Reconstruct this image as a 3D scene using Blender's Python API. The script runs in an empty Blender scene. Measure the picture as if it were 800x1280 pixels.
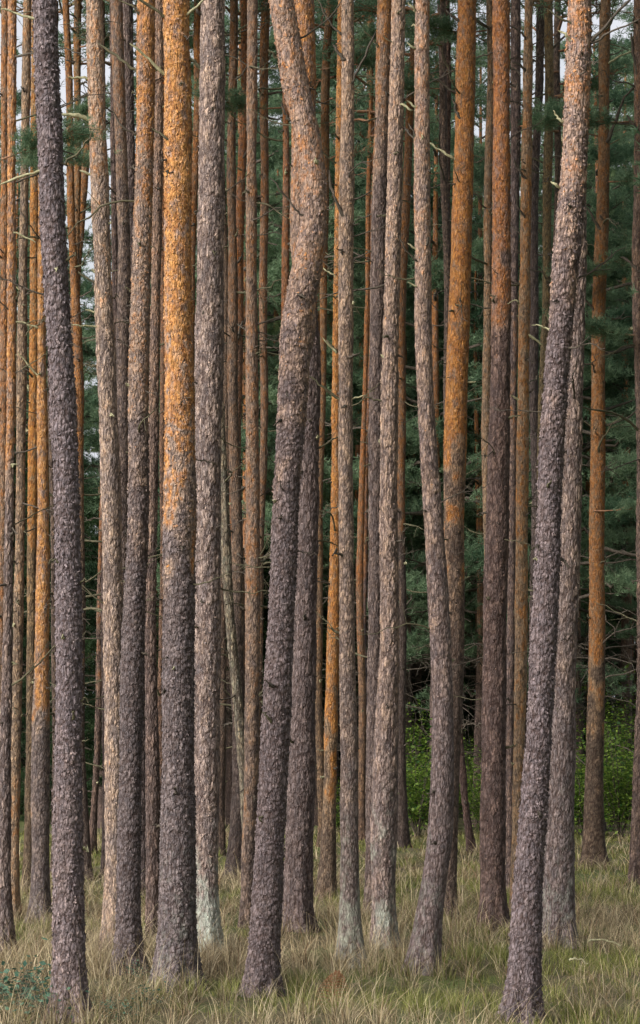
import bpy, math, random
import numpy as np
R = math.radians
random.seed(7); RNG = np.random.default_rng(11)
scene = bpy.context.scene
col = scene.collection

# ------------------------------------------------------------------ camera geometry
F = 3300.0; HX, HY = 400.0, 950.0; EYE = 2.03
def ground(x, y):
    x = np.asarray(x, float); y = np.asarray(y, float)
    g = 0.02 * (np.clip(y, 0, 62) - 22) * (y > 22)
    g = np.where(y > 22, g, 0.0)
    g = g + 0.030*np.sin(x*1.3+y*0.7) + 0.022*np.sin(x*2.9-y*1.9+1.0) + 0.015*np.sin(x*5.1+y*4.3)
    return g
def Yof(py): return 8151.0/(py-884.0)
def W(px, py, Y): return np.array([(px-HX)/F*Y, Y, EYE+(HY-py)/F*Y])

# ------------------------------------------------------------------ mesh helpers
def mesh(name, V, Fc, mat=None, smooth=True, attrs=None, mats=None, midx=None):
    V = np.asarray(V, np.float32); Fc = np.asarray(Fc, np.int32)
    me = bpy.data.meshes.new(name)
    me.vertices.add(len(V)); me.vertices.foreach_set('co', V.ravel())
    k = Fc.shape[1]
    me.loops.add(Fc.size); me.loops.foreach_set('vertex_index', Fc.ravel())
    me.polygons.add(len(Fc)); me.polygons.foreach_set('loop_start', np.arange(0, Fc.size, k, dtype=np.int32))
    me.polygons.foreach_set('use_smooth', np.full(len(Fc), smooth))
    if attrs:
        for n, a in attrs.items():
            a = np.asarray(a, np.float32)
            if a.ndim == 1:
                at = me.attributes.new(n, 'FLOAT', 'POINT'); at.data.foreach_set('value', a)
            else:
                at = me.attributes.new(n, 'FLOAT_COLOR', 'POINT')
                at.data.foreach_set('color', np.concatenate([a, np.ones((len(a), 1), np.float32)], 1).ravel())
    me.update(calc_edges=True)
    if mat: me.materials.append(mat)
    return me
def link(name, me, parent=None, loc=(0,0,0), rot=(0,0,0), scale=(1,1,1)):
    o = bpy.data.objects.new(name, me); col.objects.link(o)
    o.location = loc; o.rotation_euler = rot; o.scale = scale
    if parent: o.parent = parent
    return o
def thing(name, label, cat, loc=(0,0,0), group=None, rot=(0,0,0), scale=(1,1,1)):
    o = link(name, None, None, loc, rot, scale); o['label'] = label; o['category'] = cat
    o.empty_display_size = 0.2
    if group: o['group'] = group
    return o
def quads_grid(nr, ns, off=0, wrap=True):
    i = np.arange(nr-1)[:, None]; j = np.arange(ns if wrap else ns-1)[None, :]
    j2 = (j+1) % ns
    return (np.stack([i*ns+j, i*ns+j2, (i+1)*ns+j2, (i+1)*ns+j], -1).reshape(-1, 4) + off)
def tube(pts, rad, ns=6):
    P = np.asarray(pts, float); n = len(P); rad = np.asarray(rad, float)
    T = np.gradient(P, axis=0); T /= np.linalg.norm(T, axis=1)[:, None]+1e-9
    up = np.array([0.13, 0.97, 0.2]) if abs(T[0] @ np.array([0,1,0])) < 0.9 else np.array([1.0, 0.1, 0])
    A = np.cross(T, up); A /= np.linalg.norm(A, axis=1)[:, None]+1e-9
    B = np.cross(T, A)
    th = np.linspace(0, 2*math.pi, ns, endpoint=False)
    V = P[:, None]+rad[:, None, None]*(np.cos(th)[None, :, None]*A[:, None]+np.sin(th)[None, :, None]*B[:, None])
    return V.reshape(-1, 3), quads_grid(n, ns)
class MB:
    def __init__(s): s.V = []; s.F = []; s.n = 0
    def add(s, V, Fq): s.V.append(V); s.F.append(Fq+s.n); s.n += len(V)
    def tube(s, pts, rad, ns=6): s.add(*tube(pts, rad, ns))
    def out(s): return np.concatenate(s.V), np.concatenate(s.F)

# numpy noise
def hash3(i, j, k, s=0):
    h = (i*73856093) ^ (j*19349663) ^ (k*83492791) ^ (s*2654435761)
    h = (h ^ (h >> 13))*1274126177 & 0x7fffffff
    h = (h ^ (h >> 16))*1103515245 & 0x7fffffff
    h = h ^ (h >> 11)
    return (h & 0xffff)/65535.0
def vnoise(P, seed=0):
    I = np.floor(P).astype(np.int64); f = P-I; u = f*f*(3-2*f); r = 0
    for a in (0, 1):
        for b in (0, 1):
            for c in (0, 1):
                w = (u[:, 0] if a else 1-u[:, 0])*(u[:, 1] if b else 1-u[:, 1])*(u[:, 2] if c else 1-u[:, 2])
                r = r+w*hash3(I[:, 0]+a, I[:, 1]+b, I[:, 2]+c, seed)
    return r
def worley(P, seed=0):
    I = np.floor(P).astype(np.int64); n = len(P)
    f1 = np.full(n, 9.0); f2 = np.full(n, 9.0); cid = np.zeros(n); dz = np.zeros(n)
    for a in (-1, 0, 1):
        for b in (-1, 0, 1):
            for c in (-1, 0, 1):
                A, B, C = I[:, 0]+a, I[:, 1]+b, I[:, 2]+c
                q = np.stack([A+hash3(A, B, C, seed), B+hash3(A, B, C, seed+1), C+hash3(A, B, C, seed+2)], 1)
                d = q-P; dd = np.sqrt((d*d).sum(1)); m = dd < f1
                f2 = np.where(m, f1, np.minimum(f2, dd))
                cid = np.where(m, hash3(A, B, C, seed+3), cid); dz = np.where(m, -d[:, 2], dz)
                f1 = np.where(m, dd, f1)
    return f1, f2, cid, dz
def hermite(x, xp, fp):
    xp = np.asarray(xp, float); fp = np.asarray(fp, float)
    m = np.gradient(fp, xp) if len(xp) > 2 else np.full(len(xp), (fp[-1]-fp[0])/(xp[-1]-xp[0]))
    i = np.clip(np.searchsorted(xp, x)-1, 0, len(xp)-2); h = xp[i+1]-xp[i]
    t = np.clip((x-xp[i])/h, 0, 1); t2, t3 = t*t, t*t*t
    r = (2*t3-3*t2+1)*fp[i]+(t3-2*t2+t)*h*m[i]+(-2*t3+3*t2)*fp[i+1]+(t3-t2)*h*m[i+1]
    return np.where(x > xp[-1], fp[-1]+m[-1]*(x-xp[-1])*0.4, np.where(x < xp[0], fp[0]+m[0]*(x-xp[0]), r))

# ------------------------------------------------------------------ materials
def newmat(name):
    m = bpy.data.materials.new(name); m.use_nodes = True
    nt = m.node_tree; b = nt.nodes['Principled BSDF']; return m, nt, b
def N(nt, t, **k):
    n = nt.nodes.new(t)
    for a, v in k.items():
        if a.startswith('i_'): n.inputs[a[2:].replace('_', ' ')].default_value = v
        else: setattr(n, a, v)
    return n
def math_(nt, op, a, b=None, clamp=False):
    n = nt.nodes.new('ShaderNodeMath'); n.operation = op; n.use_clamp = clamp
    for i, v in enumerate((a, b)):
        if v is None: continue
        if isinstance(v, (int, float)): n.inputs[i].default_value = v
        else: nt.links.new(v, n.inputs[i])
    return n.outputs[0]
def mixc(nt, fac, a, b, mode='MIX'):
    n = nt.nodes.new('ShaderNodeMix'); n.data_type = 'RGBA'; n.blend_type = mode
    for s, v in ((n.inputs[0], fac), (n.inputs[6], a), (n.inputs[7], b)):
        if hasattr(v, 'links'): nt.links.new(v, s)
        elif isinstance(v, (int, float)): s.default_value = v
        else: s.default_value = (*v, 1)
    return n.outputs[2]
def ramp(nt, fac, stops, mode='LINEAR'):
    n = nt.nodes.new('ShaderNodeValToRGB'); cr = n.color_ramp; cr.interpolation = mode
    while len(cr.elements) < len(stops): cr.elements.new(0.5)
    for e, (p, c) in zip(cr.elements, stops): e.position = p; e.color = (*c, 1)
    nt.links.new(fac, n.inputs[0]); return n.outputs[0]

def bark_material():
    m, nt, b = newmat('pine_bark'); L = nt.links.new
    tc = N(nt, 'ShaderNodeTexCoord'); oi = N(nt, 'ShaderNodeObjectInfo')
    off = N(nt, 'ShaderNodeVectorMath', operation='ADD'); L(tc.outputs['Object'], off.inputs[0])
    sc = math_(nt, 'MULTIPLY', oi.outputs['Random'], 37.0); L(sc, off.inputs[1])
    mp = N(nt, 'ShaderNodeMapping'); mp.inputs['Scale'].default_value = (1, 1, 0.55); L(off.outputs[0], mp.inputs[0])
    at = N(nt, 'ShaderNodeAttribute', attribute_name='bark'); sp = N(nt, 'ShaderNodeSeparateColor'); L(at.outputs['Color'], sp.inputs[0])
    crease, cell, warm = sp.outputs
    ms = N(nt, 'ShaderNodeAttribute', attribute_name='moss')
    n1 = N(nt, 'ShaderNodeTexNoise', i_Scale=9.0, i_Detail=4.0, i_Roughness=0.65); L(mp.outputs[0], n1.inputs['Vector'])
    n2 = N(nt, 'ShaderNodeTexNoise', i_Scale=70.0, i_Detail=3.0, i_Roughness=0.7); L(mp.outputs[0], n2.inputs['Vector'])
    v = N(nt, 'ShaderNodeTexVoronoi', i_Scale=42.0); L(mp.outputs[0], v.inputs['Vector'])
    ve = N(nt, 'ShaderNodeTexVoronoi', i_Scale=42.0); ve.feature = 'DISTANCE_TO_EDGE'; L(mp.outputs[0], ve.inputs['Vector'])
    vs = N(nt, 'ShaderNodeSeparateColor'); L(v.outputs['Color'], vs.inputs[0])
    w = math_(nt, 'ADD', warm, math_(nt, 'MULTIPLY', math_(nt, 'SUBTRACT', n1.outputs[0], 0.5), 0.95))
    w = math_(nt, 'ADD', w, math_(nt, 'MULTIPLY', math_(nt, 'SUBTRACT', cell, 0.5), 0.30))
    w = math_(nt, 'ADD', w, math_(nt, 'MULTIPLY', math_(nt, 'SUBTRACT', vs.outputs[0], 0.5), 0.22))
    # keep plain grey stems grey: scale the wander by warm
    k = math_(nt, 'ADD', math_(nt, 'MULTIPLY', warm, 1.1), 0.22, True)
    w = math_(nt, 'ADD', warm, math_(nt, 'MULTIPLY', math_(nt, 'SUBTRACT', w, warm), k), True)
    c = ramp(nt, w, [(0.0, (0.140, 0.116, 0.122)), (0.18, (0.175, 0.136, 0.130)), (0.36, (0.260, 0.190, 0.160)),
                     (0.54, (0.375, 0.262, 0.195)), (0.70, (0.345, 0.178, 0.096)), (0.86, (0.410, 0.180, 0.060)), (1.0, (0.48, 0.235, 0.080))])
    # papery upper bark: tan flakes and red-brown flecks among the orange
    hi = math_(nt, 'MULTIPLY', math_(nt, 'SUBTRACT', warm, 0.42), 3.0, True)
    n4 = N(nt, 'ShaderNodeTexNoise', i_Scale=26.0, i_Detail=3.0, i_Roughness=0.6); L(mp.outputs[0], n4.inputs['Vector'])
    ft = math_(nt, 'MULTIPLY', math_(nt, 'SUBTRACT', n4.outputs[0], 0.50), 6.0, True)
    fr = math_(nt, 'MULTIPLY', math_(nt, 'SUBTRACT', 0.43, n4.outputs[0]), 7.0, True)
    c = mixc(nt, math_(nt, 'MULTIPLY', math_(nt, 'MULTIPLY', ft, hi), 0.50), c, (0.48, 0.32, 0.225))
    c = mixc(nt, math_(nt, 'MULTIPLY', math_(nt, 'MULTIPLY', fr, hi), 0.75), c, (0.23, 0.080, 0.035))
    n5 = N(nt, 'ShaderNodeTexNoise', i_Scale=11.0, i_Detail=5.0, i_Roughness=0.7); o5 = N(nt, 'ShaderNodeVectorMath', operation='ADD'); L(mp.outputs[0], o5.inputs[0]); o5.inputs[1].default_value = (5.3, 9.1, 2.2); L(o5.outputs[0], n5.inputs['Vector'])
    fg = math_(nt, 'MULTIPLY', math_(nt, 'SUBTRACT', n5.outputs[0], 0.53), 9.0, True)
    c = mixc(nt, math_(nt, 'MULTIPLY', fg, 0.72), c, (0.215, 0.172, 0.165))
    # plate to plate brightness
    br = math_(nt, 'ADD', 0.46, math_(nt, 'MULTIPLY', cell, 0.62))
    br = math_(nt, 'ADD', br, math_(nt, 'MULTIPLY', math_(nt, 'SUBTRACT', n2.outputs[0], 0.5), 1.7))
    br = math_(nt, 'MAXIMUM', math_(nt, 'ADD', br, math_(nt, 'MULTIPLY', vs.outputs[1], 0.45)), 0.12)
    c = mixc(nt, 1.0, c, (1, 1, 1), 'MULTIPLY')
    hs = N(nt, 'ShaderNodeHueSaturation'); L(br, hs.inputs['Value']); L(c, hs.inputs['Color'])
    # crevices between plates are mixed towards a dark reddish-brown
    cf = ramp(nt, crease, [(0.0, (1, 1, 1)), (0.62, (0, 0, 0))])
    c = mixc(nt, math_(nt, 'MULTIPLY', cf, 0.85), hs.outputs[0], (0.055, 0.032, 0.026))
    # long vertical fissures in the old grey bark
    mf = N(nt, 'ShaderNodeMapping'); mf.inputs['Scale'].default_value = (1, 1, 0.26); L(off.outputs[0], mf.inputs[0])
    nw = N(nt, 'ShaderNodeTexNoise', i_Scale=14.0, i_Detail=2.0); L(mf.outputs[0], nw.inputs['Vector'])
    wv = N(nt, 'ShaderNodeVectorMath', operation='MULTIPLY_ADD'); L(nw.outputs['Color'], wv.inputs[0]); wv.inputs[1].default_value = (.045, .045, .045); L(mf.outputs[0], wv.inputs[2])
    vf = N(nt, 'ShaderNodeTexVoronoi', i_Scale=30.0); vf.feature = 'DISTANCE_TO_EDGE'; L(wv.outputs[0], vf.inputs['Vector'])
    fis = ramp(nt, vf.outputs[0], [(0.0, (1, 1, 1)), (0.13, (0, 0, 0))])
    c = mixc(nt, math_(nt, 'MULTIPLY', math_(nt, 'MULTIPLY', fis, math_(nt, 'SUBTRACT', 1.0, hi)), 0.60), c, (0.045, 0.028, 0.024))
    # lichen
    n3 = N(nt, 'ShaderNodeTexNoise', i_Scale=16.0, i_Detail=5.0, i_Roughness=0.75); L(mp.outputs[0], n3.inputs['Vector'])
    lf = math_(nt, 'ADD', ms.outputs['Fac'], math_(nt, 'MULTIPLY', math_(nt, 'SUBTRACT', n3.outputs[0], 0.62), 3.2), True)
    lf = math_(nt, 'MULTIPLY', lf, math_(nt, 'MULTIPLY', ms.outputs['Fac'], 1.3, True))
    c = mixc(nt, lf, c, mixc(nt, n2.outputs[0], (0.20, 0.23, 0.19), (0.44, 0.45, 0.40)))
    c = mixc(nt, 1.0, c, oi.outputs['Color'], 'MULTIPLY')
    c = mixc(nt, 1.0, c, (0.98, 0.98, 0.97), 'MULTIPLY')
    L(c, b.inputs['Base Color']); b.inputs['Roughness'].default_value = 0.82; b.inputs['Specular IOR Level'].default_value = 0.25
    h = math_(nt, 'ADD', math_(nt, 'SUBTRACT', math_(nt, 'MULTIPLY', n2.outputs[0], 0.6), math_(nt, 'MULTIPLY', fis, 0.5)), math_(nt, 'MULTIPLY', ve.outputs[0], 0.9, True))
    bp = N(nt, 'ShaderNodeBump', i_Strength=0.9, i_Distance=0.014); L(h, bp.inputs['Height']); L(bp.outputs[0], b.inputs['Normal'])
    return m
BARK = bark_material()

def plain_bark(name, c1, c2, scale=14, zstretch=0.3):
    m, nt, b = newmat(name); L = nt.links.new
    tc = N(nt, 'ShaderNodeTexCoord'); mp = N(nt, 'ShaderNodeMapping'); mp.inputs['Scale'].default_value = (1, 1, zstretch)
    L(tc.outputs['Object'], mp.inputs[0])
    n = N(nt, 'ShaderNodeTexNoise', i_Scale=float(scale), i_Detail=6.0, i_Roughness=0.7); L(mp.outputs[0], n.inputs['Vector'])
    c = ramp(nt, n.outputs[0], [(0.32, c1), (0.68, c2)]); L(c, b.inputs['Base Color']); b.inputs['Roughness'].default_value = 0.85
    bp = N(nt, 'ShaderNodeBump', i_Strength=0.6, i_Distance=0.01); L(n.outputs[0], bp.inputs['Height']); L(bp.outputs[0], b.inputs['Normal'])
    return m
DEAD = plain_bark('dead_twig_bark', (0.035, 0.028, 0.022), (0.12, 0.095, 0.07), 30)
LICH = plain_bark('lichen_twig_bark', (0.22, 0.20, 0.10), (0.55, 0.52, 0.33), 30)
MOSSY = plain_bark('algae_twig_bark', (0.05, 0.043, 0.025), (0.15, 0.135, 0.075), 30)
FARBARK = plain_bark('far_pine_bark', (0.09, 0.055, 0.04), (0.24, 0.14, 0.09), 9)
LIMB = plain_bark('orange_limb_bark', (0.12, 0.06, 0.035), (0.34, 0.17, 0.09), 9, 1)
WOOD = plain_bark('bare_wood', (0.34, 0.28, 0.21), (0.55, 0.48, 0.38), 20, 0.15)

def leafmat(name, lo, hi, trans=0.48, rough=0.6, attr='tone'):
    m, nt, b = newmat(name); L = nt.links.new
    at = N(nt, 'ShaderNodeAttribute', attribute_name=attr)
    c = ramp(nt, at.outputs['Fac'], [(0.0, lo), (1.0, hi)]); L(c, b.inputs['Base Color'])
    b.inputs['Roughness'].default_value = rough; b.inputs['Specular IOR Level'].default_value = 0.3
    t = N(nt, 'ShaderNodeBsdfTranslucent'); L(c, t.inputs['Color'])
    mx = N(nt, 'ShaderNodeMixShader'); mx.inputs[0].default_value = trans
    L(b.outputs[0], mx.inputs[1]); L(t.outputs[0], mx.inputs[2])
    L(mx.outputs[0], nt.nodes['Material Output'].inputs['Surface'])
    return m
NEEDLE = leafmat('pine_needles', (0.060, 0.125, 0.070), (0.245, 0.345, 0.200))
NEEDLE2 = leafmat('pale_pine_needles', (0.090, 0.160, 0.070), (0.36, 0.44, 0.20))
NEEDLE3 = leafmat('spruce_needles', (0.012, 0.032, 0.014), (0.045, 0.085, 0.030))
LEAF = leafmat('shrub_leaves', (0.035, 0.095, 0.02), (0.25, 0.36, 0.06), 0.45)
BRAMBLE = leafmat('bramble_leaves', (0.03, 0.09, 0.065), (0.12, 0.22, 0.14), 0.2)
RUST = leafmat('rusty_frond', (0.16, 0.07, 0.03), (0.36, 0.20, 0.11), 0.2)

def grass_material():
    m, nt, b = newmat('meadow_grass'); L = nt.links.new
    at = N(nt, 'ShaderNodeAttribute', attribute_name='gcol'); L(at.outputs['Color'], b.inputs['Base Color'])
    b.inputs['Roughness'].default_value = 0.6; b.inputs['Specular IOR Level'].default_value = 0.3
    t = N(nt, 'ShaderNodeBsdfTranslucent'); L(at.outputs['Color'], t.inputs['Color'])
    mx = N(nt, 'ShaderNodeMixShader'); mx.inputs[0].default_value = 0.25
    L(b.outputs[0], mx.inputs[1]); L(t.outputs[0], mx.inputs[2]); L(mx.outputs[0], nt.nodes['Material Output'].inputs['Surface'])
    return m
GRASS = grass_material()
def ground_material():
    m, nt, b = newmat('forest_floor'); L = nt.links.new
    tc = N(nt, 'ShaderNodeTexCoord')
    n1 = N(nt, 'ShaderNodeTexNoise', i_Scale=0.7, i_Detail=5.0, i_Roughness=0.6); L(tc.outputs['Object'], n1.inputs['Vector'])
    n2 = N(nt, 'ShaderNodeTexNoise', i_Scale=14.0, i_Detail=7.0, i_Roughness=0.75); L(tc.outputs['Object'], n2.inputs['Vector'])
    a = ramp(nt, n2.outputs[0], [(0.3, (0.055, 0.045, 0.022)), (0.55, (0.13, 0.105, 0.05)), (0.75, (0.24, 0.18, 0.10))])
    g = ramp(nt, n2.outputs[0], [(0.3, (0.045, 0.060, 0.012)), (0.6, (0.12, 0.15, 0.03)), (0.8, (0.20, 0.22, 0.06))])
    f = ramp(nt, n1.outputs[0], [(0.42, (0, 0, 0)), (0.60, (1, 1, 1))])
    L(mixc(nt, f, a, g), b.inputs['Base Color']); b.inputs['Roughness'].default_value = 0.95
    bp = N(nt, 'ShaderNodeBump', i_Strength=0.8, i_Distance=0.04); L(n2.outputs[0], bp.inputs['Height']); L(bp.outputs[0], b.inputs['Normal'])
    return m
GROUND = ground_material()

# ------------------------------------------------------------------ trees traced trunk by trunk
# kind of bark: 'flake' thick plates, 'furrow' long ridges, 'paper' thin smooth bark
# pts: (y, centre x, width) in the photograph's pixels, turned to metres at the trunk's own distance
GRP = 'tall bare pine trunks standing in the grass'
def ring_profile(T):
    Y = Yof(T['base']); P = sorted(T['pts'], key=lambda p: -p[0])
    z = np.array([EYE+(HY-p[0])/F*Y for p in P]); x = np.array([(p[1]-HX)/F*Y for p in P]); r = np.array([p[2]/2/F*Y for p in P])
    return Y, z, x, r
CROWNS = []
def build_tree(T, idx):
    Y, zc, xc, rc = ring_profile(T); bx = float(xc[0])
    zg = float(ground(bx, Y)); det = 2 if Y < 29 else (1 if Y < 36 else 0)
    dz = (0.012, 0.018, 0.03)[2-det]; ns = (72, 48, 32)[2-det]
    ztop = EYE+HY/F*Y+0.25; H = T.get('H', 17.5+3.0*random.random())
    za = np.arange(zg-0.15, ztop, dz); zb = np.arange(ztop, H, 0.3); z = np.concatenate([za, zb])
    x = hermite(z, zc, xc); r = hermite(z, zc, rc); 
    top = z > zc[-1]
    if det == 0: x = x+.03*np.sin(z*.55+idx*1.3)+.012*np.sin(z*1.7+idx)
    r = r*(1+.025*np.sin(z*1.9+idx)+.02*np.sin(z*4.3+idx*2.1))
    r = np.where(top, rc[-1]*np.clip(1-(z-zc[-1])/(H-zc[-1]+0.5), 0.12, 1)**0.8, r)
    xt = xc[-1]; slope = (xc[-1]-xc[-2])/(zc[-1]-zc[-2])
    slope = max(-0.03, min(0.03, slope))
    x = np.where(top, xt+slope*(z-zc[-1])*np.exp(-(z-zc[-1])/6), x)
    sd = idx*17+3
    yo = 0.05*np.sin(z*0.35+idx)+0.02*np.sin(z*1.1+idx*2)
    yo = yo - np.interp(zg, z, yo)
    th = np.linspace(0, 2*math.pi, ns, endpoint=False)
    Z = np.repeat(z, ns); TH = np.tile(th, len(z)); RR = np.repeat(r, ns)
    hgt = Z-zg
    fl = 0.50*np.exp(-np.clip(hgt, 0, 9)/0.20)*(1+0.7*np.sin(TH*5+idx)*np.sin(TH*2+idx*1.7))
    ux, uy = np.cos(TH), np.sin(TH)
    P = np.stack([ux*RR, uy*RR, Z], 1)+idx*13.7
    PY = HY-(Z-EYE)*F/Y
    ys = [p[0] for p in T['warm']]; wv = [p[1] for p in T['warm']]
    wl = vnoise(P*np.array([3.0, 3.0, 1.2]), sd+50)-0.5
    pn = vnoise(P*np.array([9., 9., 4.5]), sd+51)-0.5
    warm = np.interp(PY+wl*170+pn*260, ys, wv)
    kind = T.get('bark', 'furrow')
    # thick plates / ridges
    if kind == 'flake': s1 = (27, 27, 21); dep = 0.013; tl = 1.1
    elif kind == 'furrow': s1 = (31, 31, 8); dep = 0.013; tl = 0.4
    else: s1 = (32, 32, 15); dep = 0.0040; tl = 0.5
    wp = P+0.012*np.stack([vnoise(P*40, sd+7), vnoise(P*40, sd+8), vnoise(P*22, sd+9)*2], 1)
    f1, f2, cid, dzc = worley(wp*np.array(s1), sd)
    g1, g2, cid2, dz2 = worley(wp*np.array([46, 46, 30]), sd+20)
    edge = np.clip((f2-f1)/0.30, 0, 1); edge2 = np.clip((g2-g1)/0.30, 0, 1)
    sm = np.clip((warm-0.30)/0.4, 0, 1)                  # smooth papery bark higher up
    plate = dep*(edge**0.6*(0.45+0.8*cid)+tl*0.5*(-dzc)*edge)
    thin = 0.0038*(edge2**0.7*(cid2 > 0.45)*(0.4+cid2)-0.5*dz2*edge2)
    low = 0.012*(vnoise(P*np.array([5, 5, 2.2]), sd+30)-0.5)+0.006*(vnoise(P*np.array([13, 13, 7]), sd+31)-0.5)
    amp = min(1.0, 0.55+float(rc[0])/0.30)
    disp = (plate*(1-0.65*sm)+thin*(0.4+0.6*sm))*amp+low
    disp -= dep*0.6*amp*(1-0.6*sm)
    rr = RR*(1+fl)+disp
    # knots: collars of old branches, each with a dark scar
    scar = np.ones(len(Z)); kr = np.random.default_rng(sd+5)
    for _ in range(10 if det else 8):
        kz = kr.uniform(zg+1.2, ztop-.2); kt = kr.normal(-math.pi/2, 1.0); kk = kr.uniform(.5, 1.1)
        m = np.abs(Z-kz) < .2; da = np.angle(np.exp(1j*(TH[m]-kt)))*RR[m]; q2 = (da**2+((Z[m]-kz)*.8)**2)/(.030*kk)**2
        rr[m] += .011*kk*np.exp(-q2*.5)-.016*kk*np.exp(-q2*4); scar[m] = np.minimum(scar[m], 1-.95*np.exp(-q2*2.6))
    for ky, ka in T.get('swell', ()):
        rr = rr*(1+ka*np.exp(-((PY-ky)/16)**2)*(1+.5*np.sin(TH*3+1)))
    fade = np.where(Z > ztop, 0.0, 1.0); rr = np.where(Z > ztop, RR, rr)
    Xl = np.repeat(x, ns)-bx+ux*rr; Yl = np.repeat(yo, ns)+uy*rr; Zl = Z-zg
    cr = np.where(sm > 0.5, 0.25+0.75*edge2, edge); cr = edge*(1-sm)+sm*(0.30+0.7*edge2*0.7+0.3*edge)
    cr = cr*scar
    cl = cid*(1-0.6*sm)+cid2*0.6*sm
    mo = T.get('moss', 0.0); ma = np.interp(PY+wl*160+pn*200, [0, 970, 1170, 1300] if not T.get('mossall') else [0, 1, 2, 1300], [0.0, 0.04, 1, 1])*mo
    V = np.stack([Xl, Yl, Zl], 1); Fq = quads_grid(len(z), ns); BK = np.stack([cr, cl, warm], 1)
    # loose scales of bark lifting off the stem
    rn = np.random.default_rng(sd); nin = len(za)*ns; area = float(np.mean(r[:len(za)]))*2*math.pi*(za[-1]-za[0])
    nf = int(area*{'flake': 1350, 'furrow': 560, 'paper': 650}[kind]*(1.0 if det else .6))
    vi = rn.integers(0, nin, nf); keep = rn.uniform(0, 1, nf) < (.05+1.3*vnoise(P[vi]*4.0, sd+60))*(1 if kind == 'flake' else np.clip(.35+1.3*warm[vi], 0, 1)); vi = vi[keep]; nf = len(vi)
    c0 = V[vi]; nrm = np.stack([ux[vi], uy[vi], np.zeros(nf)], 1); tg = np.stack([-uy[vi], ux[vi], np.zeros(nf)], 1); zz = np.tile([0, 0, 1.0], (nf, 1))
    psi = rn.normal(-math.pi/2, 1.1, nf); dr = np.cos(psi)[:, None]*tg+np.sin(psi)[:, None]*zz; pr = -np.sin(psi)[:, None]*tg+np.cos(psi)[:, None]*zz
    big = T.get('fs', 1)*{'flake': .92, 'furrow': .8, 'paper': .66}[kind]*(1.0 if det == 2 else 1.25)
    wd = rn.uniform(.006, .019, (nf, 1))*big*min(1.2, float(np.mean(r))/.11); ht = wd*rn.uniform(.8, 2.0, (nf, 1)); lf = rn.uniform(.002, .010, (nf, 1))*big
    bs = c0+nrm*.001
    q = np.stack([bs-pr*wd*.5, bs+pr*wd*rn.uniform(.3, .6, (nf, 1)), bs+dr*ht+pr*wd*rn.uniform(.2, .6, (nf, 1))+nrm*lf*rn.uniform(.5, 1.1, (nf, 1)), bs+dr*ht*rn.uniform(.6, 1.0, (nf, 1))-pr*wd*rn.uniform(.2, .5, (nf, 1))+nrm*lf], 1).reshape(-1, 3)
    Fq = np.concatenate([Fq, np.arange(4*nf).reshape(-1, 4)+len(V)]); V = np.concatenate([V, q])
    fc = np.stack([np.ones(nf), rn.uniform(.30, 1.30, nf)*(1-.25*np.clip(warm[vi], 0, 1)), np.clip(warm[vi]+rn.normal(-.03, .14, nf)*np.clip(warm[vi]*2.5, .25, 1), 0, 1)], 1)
    BK = np.concatenate([BK, np.repeat(fc, 4, 0)]); ma = np.concatenate([ma, np.repeat(ma[vi], 4)])
    me = mesh('trunk', V, Fq, BARK, True, {'bark': BK, 'moss': ma})
    root = thing('pine_tree', T['label'], 'tree', (bx, Y, zg), GRP)
    t = link('trunk', me, root); dk = (1.0, .90, .78)[2-det]; t.color = (*[c*dk for c in T.get('tint', (1, 1, 1))], 1); t.color = (t.color[0], t.color[1]*(1, 1.03, 1.04)[2-det], t.color[2]*(1, 1.05, 1.06)[2-det], 1)  # tint darkened for farther trunks: shade in the wood put into the bark colour
    T.update(Y=Y, root=root, zg=zg, bx=bx, zs=z, xs=x, rs=r, yo=yo, H=H)
    return root

def add_branch(T, path, w, mat, name='dead_branch'):
    """path in the photograph's pixels, starts on the trunk; leaves it sideways and a little forward"""
    Y = T['Y']; pts = []
    p0 = W(path[0][0], path[0][1], Y); r = float(np.interp(p0[2], T['zs'], T['rs'])); xc = float(np.interp(p0[2], T['zs'], T['xs']))
    dx = np.clip(p0[0]-xc, -r*0.97, r*0.97); dy = -math.sqrt(max(r*r-dx*dx, 0))*0.85+float(np.interp(p0[2], T['zs'], T['yo']))
    fwd = random.uniform(-0.35, 0.15); cum = 0
    prev = p0
    for i, q in enumerate(path):
        p = W(q[0], q[1], Y); cum += float(np.linalg.norm(p-prev)); prev = p
        pts.append([p[0], Y+dy+fwd*cum, p[2]])
    pts = np.array(pts)-np.array([T['bx'], Y, T['zg']])
    c = np.array([xc-T['bx'], float(np.interp(p0[2], T['zs'], T['yo'])), pts[0][2]])
    start = pts[0]+(c-pts[0])*0.45
    pts = np.vstack([start, pts])
    n = 3*len(pts); s = np.linspace(0, len(pts)-1, n)
    Q = np.stack([np.interp(s, range(len(pts)), pts[:, k]) for k in range(3)], 1)
    for _ in range(2): Q[1:-1] = 0.5*Q[1:-1]+0.25*(Q[2:]+Q[:-2])
    ln = np.linalg.norm(Q[-1]-Q[0]); Q[1:] += RNG.normal(0, 0.008+0.006*ln, Q[1:].shape)*0.6
    rad = np.linspace(w/2/F*Y*1.15, w/2/F*Y*0.6, n)*(1+RNG.normal(0, .12, n)); rad[0] = rad[0]*1.6
    rad[-1] *= 0.5
    V, Fq = tube(Q, rad, 8)
    return link(name, mesh(name, V, Fq, mat), T['root'])

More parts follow.
